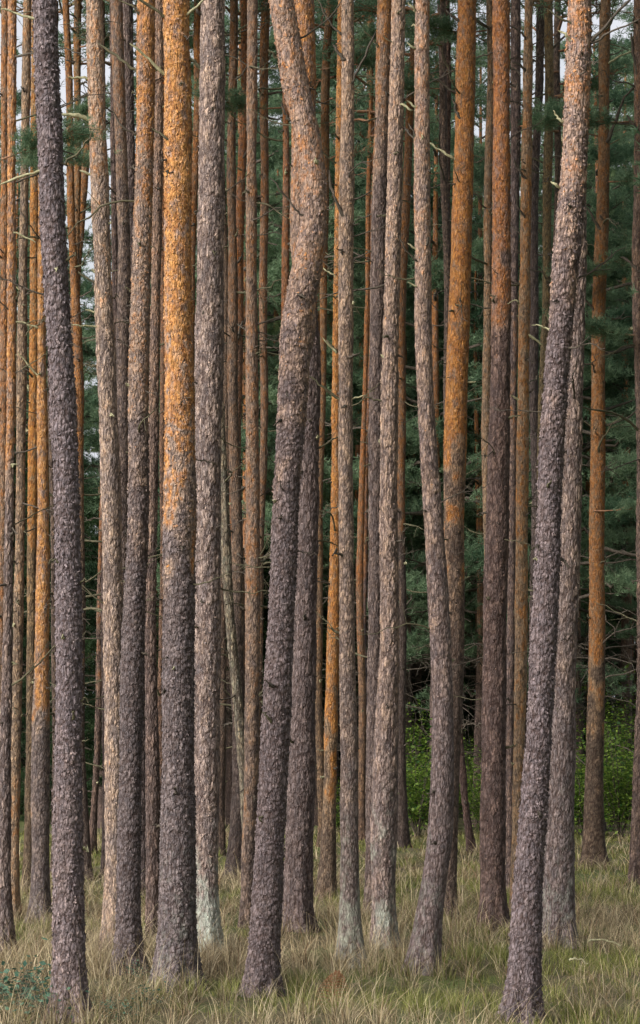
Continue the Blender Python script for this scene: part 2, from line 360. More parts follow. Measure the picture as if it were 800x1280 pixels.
def twig_mesh(seed, L, r, mat, sub=2):
    rn = np.random.default_rng(seed); mb = MB(); n = 9
    t = np.linspace(0, 1, n); bend = rn.uniform(-0.30, 0.40); side = rn.uniform(-0.25, 0.25)
    Q = np.stack([t*L, side*L*t**2+0.02*rn.normal(size=n)*t, bend*L*t**2+0.02*rn.normal(size=n)*t-0.04*L*np.sin(t*6)], 1)
    mb.tube(Q, np.linspace(r, r*0.35, n)*(1+rn.normal(0, .1, n)), 7)
    for k in range(sub):
        i = rn.integers(3, n-2); d = rn.normal(size=3); d[0] = abs(d[0])+0.5; d /= np.linalg.norm(d); l = L*rn.uniform(.15, .4)
        tt = np.linspace(0, 1, 4)[:, None]; S = Q[i]+d*l*tt+np.array([0, 0, .1*l])*tt**2
        mb.tube(S, np.linspace(r*0.45, r*0.15, 4), 5)
    V, Fq = mb.out(); return mesh('dead_branch', V, Fq, mat)
TW = [twig_mesh(i, (0.35, 0.55, 0.8, 0.25, 1.0, 0.65)[i % 6], (0.009, 0.011, 0.013, 0.010, 0.013, 0.009)[i % 6],
                (DEAD, MOSSY, DEAD, MOSSY, DEAD, MOSSY)[(i*5+i//3) % 6], 2+i % 4) for i in range(18)]
ST = [twig_mesh(100+i, (0.05, 0.08, 0.11)[i % 3], (0.013, 0.011, 0.015)[i % 3], (DEAD, MOSSY, DEAD, LICH)[i % 4], 0) for i in range(6)]
def random_twigs(T, n, zlo, zhi, meshes, name, kmin=0.8, kmax=1.2):
    for _ in range(n):
        z = random.uniform(zlo, zhi); a = random.choice([random.gauss(0, 0.7), random.gauss(math.pi, 0.7), random.uniform(math.pi, 2*math.pi)])
        r = float(np.interp(z, T['zs'], T['rs']))*0.88
        x = float(np.interp(z, T['zs'], T['xs']))-T['bx']; y = float(np.interp(z, T['zs'], T['yo'])); k = random.uniform(kmin, kmax)
        link(name, random.choice(meshes), T['root'], (x+math.cos(a)*r, y+math.sin(a)*r, z-T['zg']), (random.uniform(-3, 3), random.uniform(-0.7, 0.35), a), (k, k, k))

G0 = [(0, .5), (1300, .5)]
TREES = {
 'A': dict(base=1165, pts=[(0,7,9),(320,5,10),(640,3,11),(900,0,12),(1165,-4,14)], warm=[(0,.72),(600,.7),(900,.35)], bark='paper', tint=(.8,.72,.62), label='thin orange-brown pine trunk cut by the left edge of the photo'),
 'B': dict(base=1196, pts=[(0,17,11),(320,15.5,10),(480,14,10),(640,12,11),(800,10,12),(960,7,15),(1100,5,18),(1196,6,22)], warm=[(0,.75),(500,.8),(680,.3),(1100,.15)], bark='furrow', label='slim orange pine turning grey at its foot, second from the left edge'),
 'C': dict(base=1150, pts=[(0,35,10),(320,30,11),(480,28,12),(640,26,12),(800,22.5,12),(960,19,14),(1100,17,14),(1150,17,15)], warm=[(0,.55),(300,.4),(600,.42),(760,.45),(930,.4),(1040,.62),(1150,.5)], bark='paper', tint=(1.0,.95,.8), label='slim smooth beige pine with an amber-coloured foot, left of the large scaly trunk'),
 'N': dict(base=1116, pts=[(0,44,10),(320,43,11),(400,43,12),(640,41,12),(960,38,12),(1116,35,14)], warm=[(0,.7),(600,.85),(700,.5),(900,.2),(1116,.1)], bark='paper', tint=(.85,.75,.5), label='slender ochre pine behind and between the beige trunk and the bright orange trunk'),
 'O': dict(base=1152, pts=[(0,50,8),(310,52,9),(480,52,12),(640,54,15),(800,53,18),(960,51,23),(1100,51,23),(1152,51,26)], warm=[(0,.9),(700,.92),(850,.8),(920,.3),(1152,.15)], bark='paper', moss=.35, label='bright orange pine close to the left side of the large scaly trunk'),
 'P': dict(base=1100, pts=[(0,66,7),(640,65,7),(1100,68,10)], warm=[(0,.5),(1100,.3)], bark='paper', tint=(.6,.55,.5), label='very thin dark pine almost hidden behind the large scaly trunk'),
 '1': dict(base=1280, pts=[(0,54,28),(160,60.5,30),(320,67,31),(480,77,31),(640,83,31),(800,85,33),(960,84,35),(1120,84.5,38),(1230,87,39),(1280,88,42)], warm=[(0,.04),(900,.03),(1000,.12),(1268,.14)], bark='flake', fs=1.3, tint=(1.32,1.31,1.36), label='large grey-purple pine covered in thick loose bark scales, nearest trunk on the left'),
 'D': dict(base=1102, pts=[(0,84,8),(320,90,10),(480,97,12),(640,101,12),(960,104,12),(1102,107,13)], warm=[(0,.8),(500,.82),(640,.55),(900,.15)], bark='paper', tint=(.8,.72,.62), label='orange-brown pine showing along the right side of the large scaly trunk'),
 'E': dict(base=1092, pts=[(0,101,9),(170,99,9),(320,96,9),(640,95,9),(1092,92,10)], warm=[(0,.75),(1092,.5)], bark='paper', tint=(.8,.75,.6), label='orange upper stem with sky beside it, left of the tan-pink trunk'),
 'E2': dict(base=1078, pts=[(0,121,9),(190,110,10),(320,99,11),(420,94,11),(640,88,11),(1078,84,12)], warm=[(0,.85),(1092,.5)], bark='paper', tint=(.85,.75,.6), label='leaning orange stem that slants down to the left from behind the tan trunk'),
 'Q': dict(base=1070, pts=[(0,152,6),(400,140,6),(680,126.5,6),(780,124.5,7),(960,118,8),(1070,114,10)], warm=[(0,.7),(700,.7),(850,.3)], bark='furrow', tint=(.7,.6,.55), label='thin rust-brown stem slanting through the dark gap right of the large scaly trunk'),
 'R': dict(base=1100, pts=[(0,124,7),(400,130,8),(800,133,9),(960,131.5,10),(1100,131,12)], warm=[(0,.5),(1100,.2)], bark='furrow', tint=(.6,.55,.55), label='dark narrow trunk just left of the foot of the tan trunk'),
 '2': dict(base=1192, pts=[(0,117,20),(160,121,21),(320,127,22),(480,133,24),(640,138.5,24),(800,141,25),(960,143,25),(1100,142.5,24),(1192,141,24)], warm=[(0,.60),(250,.56),(400,.42),(600,.38),(900,.38),(960,.42)], bark='furrow', tint=(1.32,1.35,1.34), moss=.2, label='tan-pink pine with two pale branch stubs near the top, left of the rust-patched pine'),
 'F1': dict(base=1142, pts=[(0,146,15),(160,151,15),(320,155.5,16),(480,154,18),(640,153,17),(1142,160,20)], warm=[(0,.62),(200,.56),(350,.35),(600,.28)], bark='paper', tint=(.85,.82,.8), label='orange-tinged pine behind the gap of sky, right of the tan trunk with pale stubs'),
 'F2': dict(base=1125, pts=[(0,160,14),(160,162,13),(320,166,13),(640,172,13),(1125,178,15)], warm=[(0,.28),(320,.2),(1125,.1)], bark='furrow', tint=(.78,.74,.73), label='dull grey trunk half hidden between an orange pine and the rust-patched pine'),
 'F3': dict(base=1112, pts=[(0,141,8),(240,143,8),(640,149,10),(1112,153,12)], warm=[(0,.4),(640,.3)], bark='furrow', tint=(.6,.55,.55), label='thin brown stem behind the sky gap near the top left, mostly covered by its neighbour'),
 '3': dict(base=1222, pts=[(0,182.5,21),(160,181.5,22),(320,177,23),(480,173.5,25),(640,173.5,26),(800,167,28),(960,163.5,27),(1120,161,31),(1222,161,33)], warm=[(0,.80),(230,.78),(300,.5),(470,.55),(580,.35),(680,.15),(900,.03)], bark='flake', label='pine with ragged rust-orange patches above and dark foot, left of the brightest orange trunk'),
 'G': dict(base=1170, pts=[(0,199,13),(320,195,13),(500,192,13),(640,190,13),(800,188,14),(960,191,18),(1170,192,18)], warm=[(0,.5),(400,.5),(640,.33),(900,.2)], bark='furrow', tint=(.82,.76,.72), label='narrow brown trunk in the slot left of the brightest orange trunk'),
 'G2': dict(base=1080, pts=[(0,210,8),(640,201,8),(1080,203,9)], warm=[(0,.7),(1080,.3)], bark='paper', tint=(.7,.55,.45), label='very thin reddish stem peeping out left of the brightest orange trunk'),
 '4': dict(base=1238, pts=[(0,220.5,32),(160,222,33),(320,222,34),(480,224,37),(640,224.5,40),(800,223,39),(960,222.5,41),(1120,221.5,45),(1238,219,51)], warm=[(0,.90),(250,.92),(440,.85),(472,.45),(500,.88),(540,.80),(562,.42),(585,.88),(625,.55),(690,.12),(800,.04)], bark='flake', moss=.45, tint=(1.1,1.1,1.1), label='thick pine with the brightest golden-orange upper bark and grey scaly lower half'),
 'HH': dict(base=1096, pts=[(0,246,10),(320,242,9),(640,240,9),(1096,240,10)], warm=[(0,.8),(1096,.4)], bark='paper', tint=(.8,.68,.55), label='thin orange stem in the slot between the brightest orange trunk and the smooth grey-pink trunk'),
 '5': dict(base=1186, pts=[(0,266,29),(160,265,32),(320,263.5,33),(480,261.5,34),(640,260,33),(800,259,33),(960,258.5,32),(1120,258.5,30),(1186,259.5,31)], warm=[(0,.36),(200,.30),(600,.24),(900,.27),(1186,.2)], bark='furrow', tint=(1.50,1.52,1.52), moss=.95, label='thick straight grey-pink pine with pale greenish lichen on its foot'),
 'I0': dict(base=1070, pts=[(0,276,8),(560,281,9),(760,280,9),(960,279,10),(1070,278,11)], warm=[(0,.6),(1070,.3)], bark='furrow', tint=(.62,.55,.48), label='thin dark brown trunk along the right side of the thick grey-pink pine'),
 'J': dict(base=1114, pts=[(0,262,8),(500,275,9),(640,281,11),(700,283,12),(780,288,12),(860,296,12),(960,304,12),(1030,308,12),(1114,311,13)], warm=[(0,.4),(1100,.25)], bark='furrow', tint=(1.0,1.06,.88), moss=.4, mossall=True, label='thin green-grey leaning trunk sloping right from behind the thick grey-pink pine'),
 'J2': dict(base=1098, pts=[(0,290,10),(640,294,14),(860,295,17),(960,297,18),(1098,293,20)], warm=[(0,.7),(640,.5),(800,.3),(1104,.1)], bark='furrow', tint=(.65,.6,.55), label='dark brown trunk whose foot stands between the lichen-footed pine and the orange-tan pine'),
 'I': dict(base=1092, pts=[(0,303,9),(160,302,10),(320,299,12),(480,298,13),(640,297,15),(800,300,14),(1092,303,14)], warm=[(0,.72),(300,.75),(600,.55),(700,.6),(900,.2)], bark='paper', tint=(.85,.68,.58), label='reddish-brown pine with dark curved dead branches, left of the slim orange-tan pine'),
 'K': dict(base=1160, pts=[(0,316,13),(160,315,13),(320,314.5,13),(480,315,16),(640,316,18),(800,316,18),(960,314,18),(1080,311,18),(1160,310,18)], warm=[(0,.55),(400,.55),(560,.6),(820,.6),(940,.3),(1010,.55),(1080,.3)], bark='paper', tint=(.95,.9,.85), label='slim orange-tan pine just left of the crooked trunk'),
 'LL': dict(base=1085, pts=[(0,335,11),(320,329,10),(640,326,9),(1085,322,10)], warm=[(0,.72),(1085,.4)], bark='paper', tint=(.8,.7,.6), label='narrow orange-brown stem close behind the slim orange-tan pine, on its right'),
 'M': dict(base=1110, pts=[(0,359,6),(100,359,7),(320,359,10),(400,358,11),(640,360,12),(1110,350,14)], warm=[(0,.75),(1110,.4)], bark='paper', tint=(.8,.62,.5), label='orange-brown stem seen left of the crooked trunk where it bends'),
 '6': dict(swell=[(410,.09),(425,.07),(300,.05)], base=1250, pts=[(-40,345,30),(0,351,30),(50,360,31),(100,368,33),(160,381.5,34),(210,391,32),(260,392,32),(300,389,34),(335,383,38),(375,376.5,39),(420,370.5,38),(480,367,36),(560,362,34),(640,357,33),(720,354,33),(800,350,34),(960,342.5,35),(1120,334,37),(1250,326,40)], warm=[(0,.56),(200,.56),(290,.62),(400,.45),(500,.38),(580,.15),(700,.04)], bark='flake', tint=(1.2,1.16,1.17), label='crooked pine with a strong double bend in its pinkish upper trunk'),
 '7': dict(base=1168, pts=[(-40,378,28),(0,379,28),(80,381,28),(140,380,28),(220,377,27),(300,377,27),(380,384,26),(450,388,25),(560,386,25),(640,385,25),(800,381,29),(960,377.5,33),(1120,372,36),(1168,371,38)], warm=[(0,.78),(130,.68),(200,.55),(330,.5),(420,.2),(700,.14)], bark='furrow', tint=(1.05,1.02,1.02), label='deeply furrowed dark pine close behind the crooked trunk'),
 'X': dict(base=1062, pts=[(0,415,9),(150,407,11),(320,404,9),(480,401,8),(640,400,9),(1062,402,10)], warm=[(0,.65),(400,.7),(1062,.4)], bark='paper', tint=(.75,.65,.5), label='thin olive-orange stem between the crooked trunk and the slim knotty grey-tan pine'),
 '9': dict(base=1120, pts=[(0,427,10),(200,425,11),(320,423,11),(480,420,10),(640,420,13),(800,416.5,15),(900,414,16),(1000,412,17),(1120,408,21)], warm=[(0,.82),(850,.85),(920,.45),(1000,.2)], bark='paper', tint=(.95,.85,.65), label='amber-orange pine behind the left side of the slim knotty grey-tan pine'),
 '8': dict(base=1203, pts=[(0,434,15),(100,434.5,16),(320,432.5,18),(480,432,18),(640,432.5,18),(800,434,19),(960,436.5,23),(1120,437,25),(1203,438.5,29)], warm=[(0,.48),(300,.47),(500,.38),(700,.38),(900,.28),(1000,.1)], bark='paper', tint=(1.25,1.23,1.15), moss=.75, label='slim straight grey-tan pine with many dark knots, near the middle of the photo'),
 'S1': dict(base=1052, pts=[(0,462,5),(400,459,6),(480,459,6),(640,452,8),(960,451,9),(1052,452,9)], warm=[(0,.85),(640,.7),(1052,.3)], bark='paper', tint=(.8,.65,.5), label='thin amber stem slanting down left, between the knotty pine and the paired pines'),
 'S2': dict(base=1046, pts=[(0,466,5),(500,461,6),(640,458,7),(960,457,8),(1046,458,9)], warm=[(0,.8),(640,.8),(960,.0)], bark='paper', tint=(.6,.55,.6), label='thin bluish-dark stem right beside the thin amber slanting stem'),
 '11': dict(base=1138, pts=[(0,481.5,19),(160,477,18),(320,473.5,19),(480,470.5,18),(640,470,18),(960,468,20),(1138,467,22)], warm=[(0,.83),(80,.7),(180,.55),(300,.25),(600,.2)], bark='furrow', tint=(.95,.9,.86), label='left and farther one of the two pines that touch each other right of the middle'),
 '12': dict(base=1187, pts=[(0,498.5,17),(160,495,18),(320,491.5,19),(480,487.5,21),(640,486,22),(800,487,24),(960,482,32),(1120,479.5,29),(1187,481.5,28)], warm=[(0,.5),(250,.46),(500,.36),(800,.33),(960,.2)], bark='furrow', tint=(1.27,1.25,1.22), moss=.8, label='right and nearer one of the two pines that touch each other right of the middle'),
 '13': dict(base=1062, pts=[(0,519,10),(200,510,10),(320,506,11),(640,501,10),(960,502,11),(1062,504,14)], warm=[(0,.72),(560,.7),(680,.1)], bark='paper', tint=(.65,.58,.5), label='dim orange stem, black at its foot, along the right side of the touching pair'),
 '15': dict(base=1218, pts=[(0,527.5,17),(160,527,19),(320,528,20),(400,528.5,21),(480,531,21),(560,535,21),(640,541,23),(720,546,25),(800,550.5,26),(880,553,27),(960,553,28),(1060,548.5,32),(1120,539.5,32),(1218,528,35)], warm=[(0,.58),(300,.5),(450,.42),(640,.42),(720,.25),(900,.1)], bark='paper', moss=.5, tint=(1.2,1.17,1.17), label='pine whose foot kicks out to the lower left, pinkish above and purple-grey below'),
 '16': dict(base=1148, pts=[(0,583.5,23),(160,580.5,24),(320,576,26),(480,570.5,27),(640,567,27),(800,567,27),(960,563,24),(1148,561,18)], warm=[(0,.78),(150,.82),(300,.88),(560,.93),(640,.5),(690,.28),(900,.1)], bark='paper', tint=(1.0,.88,.72), label='golden-ochre pine with thick dark stubs, whose foot hides behind the kicked-out trunk'),
 '17': dict(base=1070, pts=[(0,553.5,10),(160,556,10),(320,557,10),(640,560,11),(1070,566,13)], warm=[(0,.45),(1070,.2)], bark='paper', tint=(.7,.65,.62), label='dull grey-brown stem in the gap left of the golden-ochre pine'),
 'V': dict(base=1068, pts=[(0,560,7),(800,571,8),(940,577,8),(1000,583,9),(1068,594,10)], warm=[(0,.4),(1068,.2)], bark='furrow', tint=(.7,.55,.5), label='thin reddish trunk leaning left in front of the green bushes, beside the dark rust-brown pine'),
 '18': dict(base=1164, pts=[(0,627,21),(160,628,21),(320,627.5,23),(480,626,25),(640,622.5,28),(800,619,30),(960,617,31),(1080,616,31),(1164,616,33)], warm=[(0,.80),(200,.74),(330,.72),(400,.35),(480,.22),(900,.18)], bark='furrow', tint=(.92,.78,.72), moss=.3, label='broad straight dark rust-brown pine'),
 '19': dict(base=1100, pts=[(0,610,10),(160,611,10),(320,611,10),(480,611,11),(640,612,14),(1100,612,16)], warm=[(0,.5),(300,.58),(640,.5)], bark='paper', tint=(.92,.86,.72), label='light tan stem flush against the left side of the broad rust-brown pine'),
 '25': dict(base=1116, pts=[(0,644,12),(160,644,12),(320,642,10),(480,641,9),(640,640,10),(960,637,11),(1116,637,12)], warm=[(0,.4),(430,.3),(480,.7),(640,.4)], bark='paper', tint=(.62,.58,.6), label='dim grey stem between the broad rust-brown pine and the thin golden-tan pine'),
 '20': dict(base=1142, pts=[(0,660.5,11),(160,658.5,12),(320,656,14),(480,653.5,14),(640,652,15),(800,651.5,16),(960,648.5,14),(1142,645,15)], warm=[(0,.55),(300,.64),(640,.64),(900,.5)], bark='paper', tint=(1.15,1.08,.9), label='thin pale golden-tan pine standing left of the leaning scaly pine'),
 '26': dict(base=1058, pts=[(0,676,11),(160,673,10),(320,669,11),(640,667,11),(1058,664,12)], warm=[(0,.35),(300,.2),(1058,.2)], bark='furrow', tint=(.74,.70,.68), label='dim grey-purple stem directly right of the thin golden-tan pine'),
 '27': dict(base=1064, pts=[(0,684,11),(160,685,11),(320,686,11),(480,681,10),(640,675,9),(1064,668,12)], warm=[(0,.55),(350,.5),(700,.4)], bark='paper', tint=(.72,.72,.5), label='olive-tan stem behind the leaning scaly pine, on its left'),
 '28': dict(base=1050, pts=[(0,697,8),(320,694,8),(640,690,9),(1050,680,11)], warm=[(0,.4),(1050,.3)], bark='paper', tint=(.6,.55,.5), label='thin dusky stem nearest to the left edge of the leaning scaly pine, high up'),
 '22': dict(base=1186, pts=[(0,724,17),(200,724,17),(320,724,19),(480,719,21),(560,716,23),(640,714,25),(800,707.5,29),(960,703,32),(1120,698,38),(1186,697,40)], warm=[(0,.45),(280,.35),(400,.25),(640,.33),(800,.22),(1000,.12)], bark='furrow', tint=(1.25,1.25,1.25), moss=.55, label='furrowed grey-brown pine behind the right side of the leaning scaly pine'),
 '21': dict(base=1275, pts=[(-40,724,28),(0,723.5,29),(160,719,30),(240,715,32),(320,708,33),(400,701.5,31),(480,694.5,30),(640,686,30),(720,683,31),(800,679.5,32),(960,671,34),(1120,659.5,37),(1220,655,38),(1275,652,39)], warm=[(0,.66),(150,.62),(250,.42),(330,.30),(420,.08),(900,.02)], bark='flake', fs=1.2, tint=(1.16,1.13,1.16), label='leaning pine with loose purple-grey scales and pink-orange top, nearest trunk on the right'),
 '23': dict(base=1084, pts=[(0,757.5,13),(160,756.5,14),(320,752.5,16),(400,749,17),(480,745.5,17),(640,744,19),(800,744,20),(960,745,23),(1084,744,28)], warm=[(0,.55),(200,.6),(350,.68),(640,.72),(850,.72),(900,.35),(950,.12)], bark='paper', tint=(.88,.75,.55), label='solitary ochre-brown pine with a dark foot in front of green bushes at the right'),
 '24': dict(base=1106, pts=[(0,799,12),(320,800,13),(640,801,13),(960,799,18),(1106,797,20)], warm=[(0,.55),(400,.4),(900,.3)], bark='furrow', tint=(.8,.72,.68), label='trunk half cut off by the right edge of the photo'),
}
for i, (k, T) in enumerate(TREES.items()): build_tree(T, i)

G_, D_, M_ = LICH, DEAD, MOSSY
BR = [('4',[(208,25),(190,12),(165,-2)],4.5,M_),('4',[(234,22),(248,10),(262,-2)],4,G_),('4',[(205,94),(186,76),(163,60)],4.5,G_),('4',[(213,178),(202,171),(190,163)],3.5,M_),
 ('4',[(238,74),(246,80),(250,86)],4,M_),('1',[(41,22),(20,14),(-2,9)],3.5,G_),('1',[(49,212),(25,218),(-2,229)],4,G_),('1',[(75,203),(95,194),(106,182),(115,168)],3,M_),
 ('2',[(110,147),(95,141),(74,140)],5.5,G_),('2',[(109,97),(95,94),(84,95)],3.5,G_),('2',[(110,216),(100,210)],4,G_),('2',[(121,407),(104,407),(89,406)],2.5,G_),('2',[(119,389),(107,386)],3,G_),
 ('3',[(173,91),(150,74),(122,55)],4,M_),('3',[(168,167),(150,159),(142,137)],3.5,D_),('3',[(175,20),(165,8),(148,3)],3,M_),('3',[(163,437),(155,430),(147,425)],2.5,D_),
 ('8',[(440,110),(452,82),(472,42)],3.5,D_),('8',[(430,80),(423,70),(416,60)],4.5,D_),('8',[(432,23),(434,8),(443,0)],3,D_),('8',[(430,388),(427,362),(438,328),(455,322)],3.5,D_),
 ('8',[(424,502),(402,484),(384,472)],4,M_),('8',[(430,277),(417,250),(411,222)],4.5,D_),('8',[(425,46),(410,30),(396,2)],2.5,D_),('8',[(440,500),(456,496)],2.5,G_),
 ('11',[(470,96),(460,94),(448,93)],3,M_),('11',[(474,58),(465,48),(455,38)],3,M_),('12',[(500,128),(507,132),(516,138)],4,G_),('12',[(504,155),(512,165),(519,175)],3.5,D_),('12',[(500,60),(492,52),(478,43)],2.5,M_),
 ('15',[(520,20),(508,8)],3.5,G_),('15',[(520,66),(508,60)],3.5,G_),('15',[(519,138),(508,132)],3.5,G_),('15',[(520,177),(510,160)],3,D_),('15',[(520,330),(505,316),(498,300)],2.5,D_),('15',[(521,362),(510,356)],3,G_),
 ('15',[(519,315),(510,308)],3,G_),('16',[(568,201),(552,190),(537,180)],3.5,G_),('16',[(575,152),(569,140),(566,126)],4.5,D_),('16',[(573,28),(564,22),(557,15)],4,D_),('16',[(568,118),(556,108),(538,100)],3.5,D_),
 ('16',[(585,480),(594,479)],3,G_),('18',[(617,63),(605,67),(594,71)],2.5,D_),('18',[(637,82),(645,84),(652,92)],3,D_),('18',[(632,382),(645,372),(650,380)],2,G_),
 ('20',[(656,92),(648,83),(638,81)],3.5,D_),('20',[(657,52),(648,42),(636,37)],2.5,D_),('20',[(657,226),(646,214),(641,204)],3.5,D_),('20',[(655,275),(646,262),(644,245)],2.5,D_),('20',[(648,502),(637,496)],3.5,G_),('20',[(660,421),(672,430),(676,434)],3.5,G_),
 ('21',[(736,60),(755,38),(788,3)],4.5,D_),('21',[(736,60),(765,46),(796,34)],3,D_),('21',[(713,57),(704,49),(696,44)],4,G_),('21',[(712,36),(698,28),(682,20)],3,M_),('21',[(702,155),(696,150),(690,140)],3.5,G_),('21',[(696,235),(688,229)],4,G_),
 ('21',[(685,412),(676,407),(664,408)],2.5,G_),('23',[(757,181),(768,155),(776,128),(793,112)],4.5,D_),('23',[(759,82),(770,74),(790,66)],3.5,G_),('23',[(750,290),(742,278),(732,260)],4,D_),('23',[(753,278),(748,270)],3,D_),
 ('24',[(797,340),(786,328),(776,322)],4,D_),('24',[(797,165),(789,155),(783,145)],4,D_),('24',[(796,95),(790,60),(790,40)],4,D_),('23',[(737,410),(731,402)],3,D_),
 ('I',[(302,455),(294,440),(298,420),(304,402)],4,D_),('I',[(298,575),(296,566),(300,552)],3.5,D_),('I',[(303,200),(312,188),(318,180)],3,D_),('I',[(300,325),(290,335)],3,D_),('J2',[(296,690),(303,697)],3,D_),('K',[(305,762),(301,758)],3.5,D_),
 ('I',[(305,130),(292,118),(284,115)],3,M_),('I',[(305,217),(295,210),(284,205)],2.5,M_),('5',[(254,400),(256,392)],5.5,D_),('5',[(254,756),(252,750)],5,D_),('5',[(265,146),(266,140)],5,D_),('5',[(250,87),(243,80),(236,77)],5,M_),
 ('5',[(250,20),(244,14)],5,D_),('LL',[(336,75),(341,65)],3,D_),('6',[(346,74),(340,68),(334,62)],3.5,M_),('6',[(367,429),(370,418),(372,408)],6.5,M_),('6',[(363,501),(359,492)],3.5,D_),('6',[(360,150),(355,138),(352,130)],3.5,D_),('6',[(379,272),(366,258),(350,240),(338,225)],2.5,D_),
 ('7',[(385,92),(381,88)],5,M_),('7',[(378,205),(379,210)],6,D_),('9',[(421,443),(411,432),(403,425)],3,G_),('9',[(419,348),(410,342),(402,336)],2.5,G_),('9',[(420,440),(412,432),(408,426)],4.5,M_),('12',[(480,446),(476,442)],3,G_),('12',[(477,500),(468,498),(455,495)],2.5,M_),
 ('O',[(46,470),(34,455),(22,440)],2.5,G_),('C',[(22,445),(12,450),(-2,456)],2.5,G_),('C',[(28,366),(18,360),(14,358)],2.5,G_),('O',[(48,410),(30,402),(8,405)],2.5,G_),('B',[(12,290),(30,298),(46,305)],2.5,G_),
 ('D',[(95,80),(82,78)],3,D_),('E',[(96,265),(90,255)],3,D_),('22',[(712,820),(709,816)],5,D_),('22',[(698,890),(697,884)],5,D_),('15',[(534,300),(532,312)],4,D_),('21',[(706,700),(709,712)],4,D_),('T','','',''),]
for b in BR:
    if b[0] == 'T': continue
    add_branch(TREES[b[0]], b[1], b[2], b[3], 'branch_stub' if len(b[1]) == 2 else 'dead_branch')
for k, T in TREES.items():
    zt = EYE+HY/F*T['Y']; near = T['Y'] < 29
    if near:
        random_twigs(T, 5, 3.2, zt, TW, 'dead_branch', 0.5, 1.0); random_twigs(T, 10, 1.2, zt, ST, 'branch_stub', 0.7, 1.2)
    elif T['Y'] < 36:
        random_twigs(T, 11, 2.6, zt, TW, 'dead_branch', 0.5, 1.1); random_twigs(T, 10, 1.2, zt, ST, 'branch_stub', 0.7, 1.3)
    else:
        random_twigs(T, 17, 2.0, zt, TW, 'dead_branch', 0.8, 1.6); random_twigs(T, 10, 1.2, zt, ST, 'branch_stub', 0.8, 1.4)

# ------------------------------------------------------------------ crowns and background trees
def tufts(C, D, rn, nn=14, ln=0.11, w=0.013):
    n = len(C); d = D[:, None]*0.8+rn.normal(size=(n, nn, 3))*0.75; d /= np.linalg.norm(d, axis=2)[..., None]
    s = np.cross(d, rn.normal(size=(n, nn, 3))); s /= np.linalg.norm(s, axis=2)[..., None]+1e-9
    b = C[:, None]+d*0.01+rn.normal(0, 0.02, (n, nn, 3)); l = ln*rn.uniform(.6, 1.2, (n, nn, 1))
    V = np.stack([b-s*w/2, b+s*w/2, b+d*l], 2).reshape(-1, 3)
    return V, np.arange(len(V)).reshape(-1, 3)
def foliage(name, C, D, rn, mat, nn=14, ln=0.11, w=0.013, tone=None):
    V, Fc = tufts(C, D, rn, nn, ln, w)
    tt = (tone if tone is not None else rn.uniform(0, 1, len(C)))
    at = np.clip(np.repeat(tt, nn*3)+np.repeat(rn.normal(0, .12, len(C)*nn), 3), 0, 1)
    return mesh(name, V, Fc, mat, False, {'tone': at})
